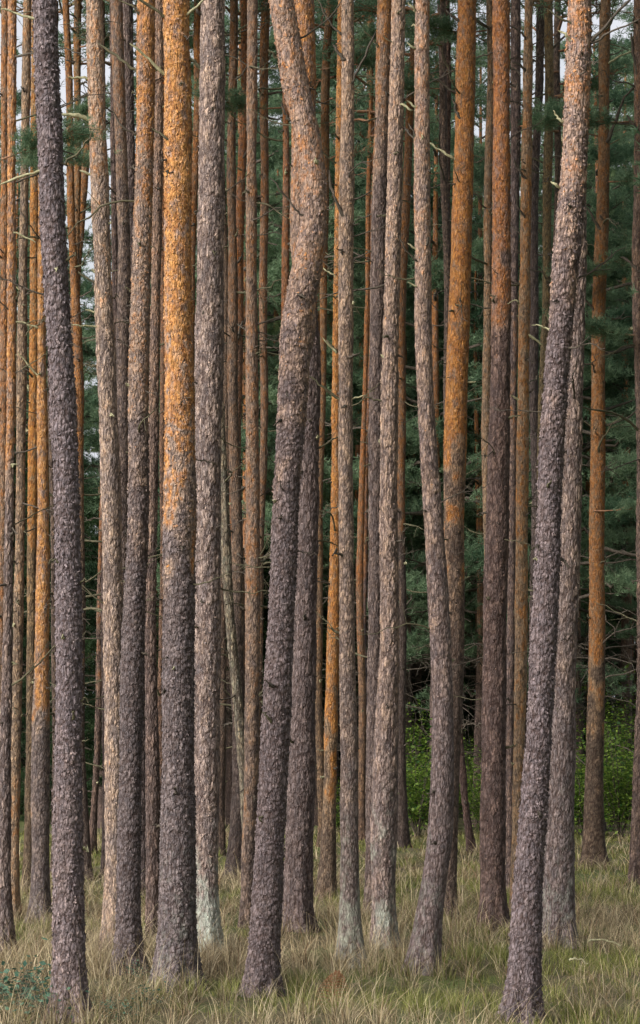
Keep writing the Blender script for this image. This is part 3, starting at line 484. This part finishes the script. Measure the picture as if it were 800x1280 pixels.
def make_pine(seed, z0, z1, rmax, nb, dead=22, mat=NEEDLE, dens=1.0, hmax=None, droop=0.15, limbmat=None, nn=13):
    rn = np.random.default_rng(seed); mb = MB(); C = []; D = []; TN = []
    for k in range(nb):
        h = z0+(z1-z0)*((k+rn.uniform(0, .8))/nb); rel = (h-z0)/(z1-z0)
        L = rmax*(0.55+0.45*math.sin(math.pi*min(1, rel*0.9+0.25)))*(1-0.55*rel**3)*rn.uniform(.55, 1.15)
        a = k*2.399+rn.normal(0, .4); up = 0.05+0.55*rel+rn.normal(0, .12); t = np.linspace(0, 1, 8)
        rad = np.stack([t*L*math.cos(a), t*L*math.sin(a), h+up*L*t-droop*L*t**2*(1.6-rel)], 1); rad[1:] += rn.normal(0, .04*L**.5, (7, 3))
        mb.tube(rad, np.linspace(.028, .008, 8)*(0.6+L/3), 5)
        bt = rn.uniform(0.2, 0.8)
        for j in range(int(6+L*3.8)):
            u = rn.uniform(.30, 1.0); p = np.array([np.interp(u, t, rad[:, c]) for c in range(3)])
            aa = a+rn.choice([-1, 1])*rn.uniform(.4, 1.2)*(1.1-u*.6); l2 = rn.uniform(.25, .75)*(1.15-.5*u)
            q = p+np.array([math.cos(aa)*l2, math.sin(aa)*l2, rn.uniform(-.05, .22)])
            mid = (p+q)/2+rn.normal(0, .03, 3); mb.tube([p, mid, q], [.009, .006, .004], 4)
            m = int(rn.integers(11, 20)*dens)
            c = q+rn.normal(size=(m, 3))*np.array([.20, .20, .065])+(p-q)*rn.uniform(0, .7, (m, 1))
            C.append(c); o = np.array([math.cos(aa), math.sin(aa), .55]); D.append(np.tile(o, (m, 1))); TN.append(np.clip(bt+rn.normal(0, .18)+rn.normal(0, .1, m), 0, 1))
    C = np.concatenate(C); D = np.concatenate(D); TN = np.concatenate(TN)
    crown = foliage('crown', C, D, rn, mat, nn, .12, .017, TN)
    for k in range(dead):
        h = rn.uniform(1.6, z0+1.0); a = rn.uniform(0, 6.28); L = rn.uniform(.6, 2.2); t = np.linspace(0, 1, 7); up = rn.uniform(-.1, .35)
        Q = np.stack([t*L*math.cos(a), t*L*math.sin(a), h+up*L*t-.25*L*t**2], 1); Q[1:] += rn.normal(0, .03, (6, 3)); mb.tube(Q, np.linspace(.018, .005, 7), 5)
        for j in range(5):
            i = rn.integers(1, 6); q = Q[i]+rn.normal(size=3)*.28; mb.tube([Q[i], (Q[i]+q)/2+rn.normal(0, .02, 3), q], [.006, .005, .003], 4)
    V, Fq = mb.out(); limbs = mesh('limbs', V, Fq, limbmat or DEAD)
    H = z1+.3; z = np.linspace(-.2, H, 60); th = np.linspace(0, 2*math.pi, 14, endpoint=False)
    x = .10*np.sin(z*.4+seed)*np.clip(z/4, 0, 1); rr = (.15*(1-z/H*.85)+.05*np.exp(-np.clip(z, 0, 9)/.2))
    Vx = np.stack([x[:, None]+rr[:, None]*np.cos(th)*(1+.06*rn.normal(size=(60, 14))), rr[:, None]*np.sin(th)*(1+.06*rn.normal(size=(60, 14))), np.repeat(z[:, None], 14, 1)], -1).reshape(-1, 3)
    zz = np.repeat(z, 14); wm = np.clip(.2+.6*(zz-3)/4, .15, .78)
    trunk = mesh('trunk', Vx, quads_grid(60, 14), BARK, True, {'bark': np.stack([np.full(len(zz), .9), rn.uniform(0, 1, len(zz)), wm], 1), 'moss': np.zeros(len(zz))})
    return trunk, crown, limbs
PINES = [make_pine(1, 4.5, 15, 2.6, 46), make_pine(2, 5.5, 17, 2.9, 50), make_pine(3, 3.2, 13.5, 2.4, 46), make_pine(4, 7, 18, 2.8, 44)]
PALE = [make_pine(5, 3.0, 14, 2.7, 46, mat=NEEDLE2), make_pine(6, 5.0, 16, 2.9, 46, mat=NEEDLE2)]
SPRUCE = [make_pine(7, .8, 9, 1.9, 56, dead=6, mat=NEEDLE3, droop=.45), make_pine(8, .6, 12, 2.1, 66, dead=6, mat=NEEDLE3, droop=.45)]

def put(name, proto, x, y, rz, s, label, group, tint=None):
    r = thing(name, label, 'tree', (x, y, float(ground(x, y))), group, (0, 0, rz), (s, s, s))
    for nm, me in zip(('trunk', 'crown', 'limbs'), proto):
        o = link(nm, me, r)
        if nm == 'trunk': o.color = (*(tint or (.8, .72, .65)), 1)
    return r
def pxat(px, Y): return (px-HX)/F*Y
def gapname(px):
    marks = [(0,'left edge'),(85,'large scaly trunk'),(135,'tan-pink'),(170,'rust-patched'),(222,'brightest orange'),(260,'thick grey-pink'),(315,'slim orange-tan'),(365,'crooked'),
             (433,'slim knotty'),(485,'touching paired'),(545,'kicked-out'),(575,'golden-ochre'),(624,'broad rust-brown'),(654,'golden-tan'),(695,'leaning scaly'),(748,'solitary ochre'),(800,'right edge')]
    if px <= 0: return 'beyond the left edge of the photo'
    if px >= 800: return 'beyond the right edge of the photo'
    for (a, n), (b, m) in zip(marks, marks[1:]):
        if a <= px < b: return 'between %s and %s trunks' % (n, m) if 0 < a and b < 800 else ('near the left edge' if a == 0 else 'near the right edge')
BGP = [ # px, Y, proto, scale
 (20,60,'p0',1.0),(182,64,'p1',1.0),(235,58,'p0',1.0),(290,56,'p1',1.0),(345,60,'l0',1.05),(392,55,'p3',1.0),(415,62,'p0',1.05),(455,57,'p1',1.0),(505,58,'p2',1.1),(545,54,'p0',1.0),(600,60,'p3',.95),(598,55,'p2',.9),
 (660,66,'p1',.9),(722,56,'p2',1.0),(746,53,'p0',1.05),(782,60,'l1',1.1),(835,56,'p1',1.0),(-40,62,'p1',1.0),(900,62,'p3',1.0),(-130,68,'p0',1.0),
 (60,78,'p1',1.0),(215,76,'p1',1.05),(270,80,'l0',1.1),(330,76,'p0',1.2),(370,84,'l1',1.1),(430,80,'p1',1.15),(480,76,'l0',1.1),(530,84,'p0',1.15),(580,78,'l1',1.05),(640,84,'p0',.85),(700,80,'l0',.95),(745,76,'l0',1.15),(790,80,'l1',1.2),(850,78,'p0',1.1),(-60,80,'p0',1.1),
 (112,96,'s1',.75),(30,92,'s1',1.3),(190,94,'s0',1.4),(300,98,'l0',1.35),(400,100,'l0',1.2),(500,98,'l1',1.3),(560,102,'l0',1.2),(620,98,'l1',1.0),(690,100,'l0',1.1),(760,98,'l0',1.3),(820,100,'l1',1.2),(240,104,'p0',1.3),(340,108,'l0',1.4),(450,106,'p1',1.3),(530,112,'l0',1.5),(600,112,'p0',1.1),(730,110,'l0',1.3),(800,112,'p2',1.4),(880,105,'p0',1.3),(-80,100,'s1',1.4),(0,108,'s0',1.6),
 (128,54,'s0',.75),(70,56,'s1',.6),(10,58,'s0',.9),(285,57,'s0',.8),(195,60,'s1',.7),(338,62,'s0',.75),(240,64,'s1',.8),(-50,60,'s0',1.0),(395,64,'s0',.8),(455,66,'s1',.7),(505,68,'s0',.7),(590,66,'s0',.65),(735,68,'s1',.6),(790,70,'s0',.7),(545,74,'s1',.7),(665,72,'s0',.7),
]
PROTO = {'p0': PINES[0], 'p1': PINES[1], 'p2': PINES[2], 'p3': PINES[3], 'l0': PALE[0], 'l1': PALE[1], 's0': SPRUCE[0], 's1': SPRUCE[1]}
SIDE_BLOCKERS = [(4.6+.02*i+(i % 3)*1.9+.10*(Y-14), Y) for i, Y in enumerate([12, 15, 17.5, 20, 23, 26, 29, 32, 36, 40, 44, 48])]  # out-of-frame trees added to block sky light from the right
BGP += [(HX+x*F/Y, Y, ('p3', 'p1', 'p0')[i % 3], 1.0) for i, (x, Y) in enumerate(SIDE_BLOCKERS)]
BGP += [(8,72,'p1',1.15),(30,84,'p0',1.2),(88,88,'l1',1.0),(575,68,'l0',1.2),(690,64,'l1',1.0),(775,72,'l0',1.25),(395,72,'l0',1.2),(310,70,'l1',1.15)]
BGP += [(305,54,'p1',1.05),(268,60,'p0',1.0),(350,68,'p2',1.2),(425,70,'p1',1.1),(480,64,'p0',1.1),(520,66,'p1',1.05),(560,70,'p1',1.0),(740,62,'p0',1.1),(800,66,'p1',1.1),(245,70,'p1',1.0)]
seen = {}
for i, (px, Y, pr, s) in enumerate(BGP):
    kind = {'p': 'blue-green pine', 'l': 'pale green pine', 's': 'dark young spruce'}[pr[0]]
    depth = 'behind' if Y < 72 else ('deeper in' if Y < 90 else 'far back')
    key = kind+gapname(px)+depth; seen[key] = seen.get(key, 0)+1
    lab = '%s %s %s' % (kind, depth, gapname(px))
    if seen[key] > 1: lab += ', the %s one' % ('farther' if seen[key] == 2 else 'farthest')
    put('spruce_tree' if pr[0] == 's' else 'pine_tree', PROTO[pr], pxat(px, Y), Y, random.uniform(0, 6.28), s*random.uniform(.95, 1.05), lab, 'spruces in the wood behind' if pr[0] == 's' else 'green pines in the wood behind')

# crowns carried high above the frame by the traced pines
TOPS = [make_pine(20+i, 0.0, 4.5, 1.7, 18, dead=0, dens=.5, limbmat=LIMB, nn=10) for i in range(3)]
for k, T in TREES.items():
    c = TOPS[random.randrange(3)]; x = float(T['xs'][-1])-T['bx']; y = float(T['yo'][-1]); rz = random.uniform(0, 6.28)
    link('crown', c[1], T['root'], (x, y, T['H']-T['zg']-4.8), (0, 0, rz)); link('limbs', c[2], T['root'], (x, y, T['H']-T['zg']-4.8), (0, 0, rz))

def live_bough(seed, L=1.5):
    rn = np.random.default_rng(seed); mb = MB(); t = np.linspace(0, 1, 8); C = []; D = []
    S = np.stack([t*L, .15*L*np.sin(t*2+seed), -.12*L*t+.18*L*t**2], 1); mb.tube(S, np.linspace(.018, .006, 8), 6)
    for j in range(16):
        u = rn.uniform(.25, 1); p = np.array([np.interp(u, t, S[:, c]) for c in range(3)]); aa = rn.choice([-1, 1])*rn.uniform(.3, 1.2); l = rn.uniform(.2, .5)
        q = p+np.array([math.cos(aa)*l, math.sin(aa)*l, rn.uniform(-.08, .15)]); mb.tube([p, (p+q)/2, q], [.006, .005, .003], 4)
        m = 20; C.append(q+rn.normal(size=(m, 3))*np.array([.13, .13, .05])+(p-q)*rn.uniform(0, .6, (m, 1))); D.append(np.tile([math.cos(aa), math.sin(aa), .5], (m, 1)))
    V, Fq = mb.out(); C = np.concatenate(C); D = np.concatenate(D)
    return mesh('live_bough', V, Fq, LIMB), foliage('needles', C, D, rn, NEEDLE, 16, .11, .010)
LB = [live_bough(3, 1.3), live_bough(4, 1.7)]
for k, py, a, j, s in [('23',345,-1.9,0,.8),('23',335,-.9,1,.75),('23',228,-.5,0,.9),('A',200,-.3,0,.7),('B',205,-.8,1,.6),('E',60,-.6,0,.8),('E',185,-1.2,1,.6),('LL',70,3.6,1,.8),('I',95,3.5,0,.7),('19',35,3.6,1,.7),('25',160,-.6,0,.7),
                       ('X',90,-.8,1,.7),('X',140,3.9,0,.7),('23',640,-.4,1,.7),('13',60,-.5,0,.7),('24',150,3.6,1,.8),('24',420,3.7,0,.8),('M',130,3.5,1,.7),('D',150,-.7,0,.6),('17',110,3.5,0,.7),('28',120,-.8,1,.7),('9',60,-.6,1,.6)]:
    T = TREES[k]; z = EYE+(HY-py)/F*T['Y']; x = float(np.interp(z, T['zs'], T['xs']))-T['bx']; y = float(np.interp(z, T['zs'], T['yo']))
    b = link('live_bough', LB[j][0], T['root'], (x, y, z-T['zg']), (random.uniform(-.2, .2), random.uniform(-.15, .15), a), (s, s, s)); link('needles', LB[j][1], b)

# ------------------------------------------------------------------ shrubs
def make_shrub(seed, H, Rr, nst, nl, mat, ls=.06):
    rn = np.random.default_rng(seed); mb = MB(); C = []
    for k in range(nst):
        a = rn.uniform(0, 6.28); rr = Rr*rn.uniform(.1, 1)**.6; t = np.linspace(0, 1, 6)
        Q = np.stack([t*rr*math.cos(a), t*rr*math.sin(a), H*rn.uniform(.5, 1)*t**.8], 1); Q[1:] += rn.normal(0, .03, (5, 3)); mb.tube(Q, np.linspace(.012, .003, 6)*(1 if H > 1 else .35), 5)
        n = int(nl/nst); u = rn.uniform(.15, 1, n); p = np.stack([np.interp(u, t, Q[:, c]) for c in range(3)], 1)+rn.normal(size=(n, 3))*np.array([.14, .14, .09])*Rr**.5; C.append(p)
    C = np.concatenate(C); C = C[C[:, 2] > .03]; n = len(C)
    d = rn.normal(size=(n, 3))*np.array([1, 1, .35]); d /= np.linalg.norm(d, axis=1)[:, None]; up = np.array([0, 0, 1])+rn.normal(0, .45, (n, 3))
    s = np.cross(d, up); s /= np.linalg.norm(s, axis=1)[:, None]; u = np.cross(s, d); l = ls*rn.uniform(.6, 1.3, (n, 1))
    V = np.stack([C, C+d*l*.5+s*l*.32-u*l*.08, C+d*l-u*l*.15, C+d*l*.5-s*l*.32-u*l*.08], 1).reshape(-1, 3)
    lf = mesh('leaves', V, np.arange(n*4).reshape(-1, 4), mat, False, {'tone': np.repeat(np.clip(rn.normal(.5, .38, n), 0, 1), 4)})
    V, Fq = mb.out(); return mesh('stems', V, Fq, DEAD), lf
SH = [make_shrub(31, 2.3, .9, 16, 2600, LEAF, .075), make_shrub(32, 1.4, .9, 16, 2400, LEAF, .07), make_shrub(33, 2.9, 1.0, 18, 3000, LEAF, .075)]
seen = {}
for i, (px, Y, j, s) in enumerate([(522,50,0,1.0),(510,55,2,.95),(538,53,1,1.1),(600,52,0,.85),(588,57,2,.7),(730,50,1,1.15),(722,56,0,.9),(775,49.5,0,1.05),(762,54,1,1.2),(790,53,2,.9),(815,50,1,1.1),(840,53,0,1.0),(560,58,1,1.2),(640,54,1,.9),(680,55,1,.9),(470,57,1,.8),(405,60,1,.8),(290,60,1,.6),(135,56,1,.55),(612,50.5,1,.7),(655,52,2,.7),(712,52,0,1.0),(498,50.5,1,.7),(782,56,2,1.2),(445,54,1,.7),(425,52,1,.5),(100,62,0,.5),(20,60,1,.5)]):
    key = gapname(px); seen[key] = seen.get(key, 0)+1
    lab = ['tall open green bush ', 'low bushy green shrub ', 'very tall leafy bush '][j]+key+('' if seen[key] == 1 else ', set back' if seen[key] == 2 else ', set farther back' if seen[key] == 3 else ', farthest back')
    r = thing('shrub', lab, 'shrub', (pxat(px, Y), Y, float(ground(pxat(px, Y), Y))), 'green bushes behind the grass', (0, 0, i*1.3), (s, s, s))
    link('stems', SH[j][0], r); link('leaves', SH[j][1], r)

# low leafy sprigs in the near grass
BRM = [make_shrub(41, .40, .42, 12, 230, BRAMBLE, .05), make_shrub(42, .32, .32, 9, 150, BRAMBLE, .045)]
for i, (px, py, j, s, lab) in enumerate([(8,1262,0,1.25,'blue-green bramble sprig at the lower left corner of the photo'),(28,1250,1,1.2,'small bramble sprig with blue-green leaves left of the scaly trunk foot'),(62,1272,0,1.0,'bramble sprig touching the foot of the large scaly trunk'),
      (112,1268,1,.6,'leafy green sprig right of the large scaly trunk foot'),(150,1275,0,.6,'low green sprig in the grass below the rust-patched pine'),(188,1262,1,.6,'small green sprig in front of the slot beside the thick orange-topped pine'),(172,1222,1,.5,'little green sprig against the foot of the rust-patched pine')]):
    Y = Yof(py+8); x = pxat(px, Y); r = thing('bramble_plant', lab, 'plant', (x, Y, float(ground(x, Y))), 'low leafy sprigs in the grass', (0, 0, i), (s, s, s))
    link('stems', BRM[j][0], r); link('leaves', BRM[j][1], r)
# rusty bracken frond
def frond():
    rn = np.random.default_rng(5); mb = MB(); V = []; t = np.linspace(0, 1, 14)
    S = np.stack([.05*t**2, 0*t, .42*t-.08*t**2], 1); mb.tube(S, np.linspace(.004, .0015, 14), 5)
    for i in range(2, 14):
        for sd in (-1, 1):
            L = .15*(1-t[i])**.6+.02
            for k in range(8):
                u = (k+.5)/8; c = S[i]+np.array([sd*L*u, rn.normal(0, .01), L*u*.35-.04*u*u]); w = .016*(1-u*.7); d = np.array([sd*.3, 0, 1])*w
                for q in (1, -1): V += [c, c+np.array([sd*.008, .006*rn.normal(), 0])+d*q, c+np.array([sd*.014, 0, 0])]
    V = np.array(V); return mb.out(), (V, np.arange(len(V)).reshape(-1, 3), rn.uniform(0, 1, len(V)//3))
(sv, sf), (fv, ff, ft) = frond()
Y = Yof(1268); x = pxat(414, Y)
fr = thing('bracken_fern', 'withered rust-brown fern frond standing in the grass at the bottom middle', 'fern', (x, Y, float(ground(x, Y))))
link('stem', mesh('stem', sv, sf, LIMB), fr)
for k, (a, s) in enumerate([(0.1, 1), (2.0, .8), (-1.2, .85)]):
    o = link('frond', mesh('frond', fv, ff, RUST, False, {'tone': np.repeat(ft, 3)}) if k == 0 else fr.children[1].data, fr, (0, 0, 0), (0, .15*k, a), (s, s, s))
# fallen branches
for (x0, y0, x1, y1, Yp, lab) in [(735,1175,775,1182,1200,'fallen grey stick lying on the grass at the right'),(712,1200,735,1206,1225,'short fallen stick in the grass below the furrowed grey-brown pine')]:
    Y = Yof(Yp); a = W(x0, y0, Y); b = W(x1, y1, Y); t = np.linspace(0, 1, 9)[:, None]; Q = a+(b-a)*t+RNG.normal(0, .008, (9, 3)); Q[:, 2] += .03*np.sin(t[:, 0]*3.1)
    V, Fq = tube(Q-a, np.linspace(.012, .006, 9), 7); o = link('fallen_branch', mesh('fallen_branch', V, Fq, LICH), None, a); o['label'] = lab; o['category'] = 'stick'; o['group'] = 'sticks lying in the grass'

# ------------------------------------------------------------------ ground
xs = np.concatenate([[-3000, -800, -200, -60], np.arange(-24, 24.01, .3), [60, 200, 800, 3000]]); ys = np.concatenate([[-300, -50, 0, 8], np.arange(12, 70, .3), np.arange(70, 130, 5), [200, 500, 1500, 4000]])
X, Yg = np.meshgrid(xs, ys); Zg = ground(X, Yg)
g = link('ground', mesh('ground', np.stack([X, Yg, Zg], -1).reshape(-1, 3), quads_grid(len(ys), len(xs), 0, False), GROUND)); g['kind'] = 'structure'

# ------------------------------------------------------------------ grass: one mass of blades
def grass():
    rn = np.random.default_rng(99); P = []; 
    for (ya, yb, dens) in ((15.5, 20, 520), (20, 26, 800), (26, 34, 560), (34, 42, 400), (42, 51, 320)):
        hw = .125*yb+1.2; n = int((yb-ya)*2*hw*dens); x = rn.uniform(-hw, hw, n); y = rn.uniform(ya, yb, n); P.append(np.stack([x, y], 1))
    P = np.concatenate(P); P3 = np.concatenate([P, np.zeros((len(P), 1))], 1)
    tus = vnoise(P3*2.4, 5); big = vnoise(P3*.55+7, 6); mid = vnoise(P3*1.2+3, 8)
    keep = rn.uniform(0, 1, len(P)) < .12+1.25*tus; P = P[keep]; tus = tus[keep]; big = big[keep]; mid = mid[keep]; n = len(P); y = P[:, 1]
    # pull blades together into tussocks
    cell = np.floor(P*3.2); cx = (cell+.5+.6*(np.stack([hash3(cell[:, 0].astype(np.int64), cell[:, 1].astype(np.int64), np.zeros(n, np.int64), 3), hash3(cell[:, 0].astype(np.int64), cell[:, 1].astype(np.int64), np.zeros(n, np.int64), 4)], 1)-.5))/3.2
    P = P+(cx-P)*rn.uniform(0, .65, (n, 1)); tr = hash3(cell[:, 0].astype(np.int64), cell[:, 1].astype(np.int64), np.zeros(n, np.int64), 9)
    far = np.clip((y-30)/12, 0, 1)
    green = np.clip(.44+1.7*(big-.5)+1.1*(mid-.5)+.55*(tr-.5)+.50*far, 0.02, .95)
    isg = rn.uniform(0, 1, n) < green
    h = np.where(isg, rn.uniform(.07, .26, n), rn.uniform(.10, .46, n))*(.7+.6*tus); stalk = (~isg) & (rn.uniform(0, 1, n) < .13); h = np.where(stalk, rn.uniform(.4, .85, n), h)
    h *= (1-.35*far)*.78*(.5+1.0*vnoise(np.concatenate([P, np.zeros((n, 1))], 1)*.9+11, 12))
    a = rn.uniform(0, 6.283, n); out = P-cx; oa = np.arctan2(out[:, 1], out[:, 0]); a = np.where(rn.uniform(0, 1, n) < .5, oa, a)
    lean = np.where(isg, rn.uniform(.1, .8, n), rn.uniform(.2, 1.7, n)); w = np.where(stalk, .0055, np.where(isg, .0075, .0065))*(1+far*1.0+np.clip((y-22)/30, 0, 1)*.6)
    dx, dy = np.cos(a), np.sin(a); fx = rn.normal(0, .5, n)
    sx, sy = -np.sin(a+fx), np.cos(a+fx); m = 4; t = np.linspace(0, 1, m+1); rows = []
    g0 = ground(P[:, 0], P[:, 1])-.01
    for k, tt in enumerate(t):
        bend = lean*h*tt**1.8; zz = h*tt*(1-.28*np.clip(lean, 0, 1.3)*tt**1.5); ww = w*(1-tt*.92)*(.8+.4*(tt < .5))
        c = np.stack([P[:, 0]+dx*bend, P[:, 1]+dy*bend, g0+zz], 1); s = np.stack([sx, sy, np.zeros(n)], 1)*ww[:, None]/2
        rows += [c-s, c+s]
    V = np.stack(rows, 1).reshape(-1, 3); base = (np.arange(n)*2*(m+1))[:, None]
    Fq = np.concatenate([base+np.array([2*k, 2*k+1, 2*k+3, 2*k+2]) for k in range(m)], 0)
    v = (rn.uniform(.45, 1.25, n)*np.where(stalk, 1.35, 1)*(.75+.5*mid))[:, None]; q = rn.uniform(0, 1, n)[:, None]
    dry = (np.array([.50, .385, .215])*(1-q)+np.array([.68, .57, .38])*q)*v; red = np.array([.27, .17, .10])*v
    dry = np.where((rn.uniform(0, 1, n) < .16)[:, None], red, dry)
    gr = (np.array([.15, .18, .040])*(1-q)+np.array([.38, .37, .12])*q)*v
    c = np.where(isg[:, None], gr, dry); tone = .62+.5*t      # each blade darker towards its foot
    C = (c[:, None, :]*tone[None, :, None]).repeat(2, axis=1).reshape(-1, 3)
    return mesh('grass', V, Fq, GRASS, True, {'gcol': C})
go = link('grass', grass()); go['kind'] = 'stuff'; go['label'] = 'long dry straw-coloured and green grass over the whole forest floor'; go['category'] = 'grass'

# ------------------------------------------------------------------ light
SUN_EL, SUN_AZ = 30, -52       # azimuth from the viewing direction's rear, negative = from the left
w = bpy.data.worlds.new('World'); scene.world = w; w.use_nodes = True; nt = w.node_tree
bg = nt.nodes['Background']; sky = nt.nodes.new('ShaderNodeTexSky'); sky.sky_type = 'NISHITA'; sky.sun_disc = False
d = np.array([math.sin(R(SUN_AZ))*math.cos(R(SUN_EL)), -math.cos(R(SUN_AZ))*math.cos(R(SUN_EL)), math.sin(R(SUN_EL))])   # towards the sun
sky.sun_elevation = R(SUN_EL); sky.sun_rotation = math.atan2(d[0], d[1]); sky.dust_density = 4.0; sky.air_density = 1.2
hs = nt.nodes.new('ShaderNodeHueSaturation'); hs.inputs['Saturation'].default_value = .35; hs.inputs['Value'].default_value = 1.25; nt.links.new(sky.outputs[0], hs.inputs['Color'])

tcw = nt.nodes.new('ShaderNodeTexCoord'); sx = nt.nodes.new('ShaderNodeSeparateXYZ'); nt.links.new(tcw.outputs['Generated'], sx.inputs[0])
cn = nt.nodes.new('ShaderNodeTexNoise'); cn.inputs['Scale'].default_value = 7.0; cn.inputs['Detail'].default_value = 5.0; nt.links.new(tcw.outputs['Generated'], cn.inputs['Vector'])
fy = math_(nt, 'MULTIPLY', math_(nt, 'SUBTRACT', sx.outputs[1], .45), 2.5, True); fz = math_(nt, 'MULTIPLY', math_(nt, 'SUBTRACT', .62, sx.outputs[2]), 4.0, True)
fn = math_(nt, 'MULTIPLY', math_(nt, 'SUBTRACT', cn.outputs[0], .22), 3.0, True)
nt.links.new(mixc(nt, math_(nt, 'MULTIPLY', math_(nt, 'MULTIPLY', fy, fz), fn), hs.outputs[0], (5.2, 5.3, 5.7)), bg.inputs['Color']); bg.inputs['Strength'].default_value = .15
sl = bpy.data.lights.new('sun', 'SUN'); sl.energy = 2.2; sl.angle = R(20); sl.color = (1, .98, .95)
so = bpy.data.objects.new('sun', sl); col.objects.link(so)
from mathutils import Vector
so.rotation_euler = Vector(d).to_track_quat('Z', 'Y').to_euler(); so.location = (-20, -10, 30)

cam = bpy.data.cameras.new('camera'); co = bpy.data.objects.new('camera', cam); col.objects.link(co); scene.camera = co
co.location = (0, 0, EYE); co.rotation_euler = (R(90), 0, 0); cam.sensor_fit = 'VERTICAL'; cam.sensor_height = 36; cam.lens = F/1280*36
cam.shift_y = (HY-640)/1280; cam.clip_start = .5; cam.clip_end = 6000
scene.view_settings.view_transform = 'Standard'; scene.view_settings.look = 'None'; scene.view_settings.gamma = 1
scene.view_settings.exposure = 0.08
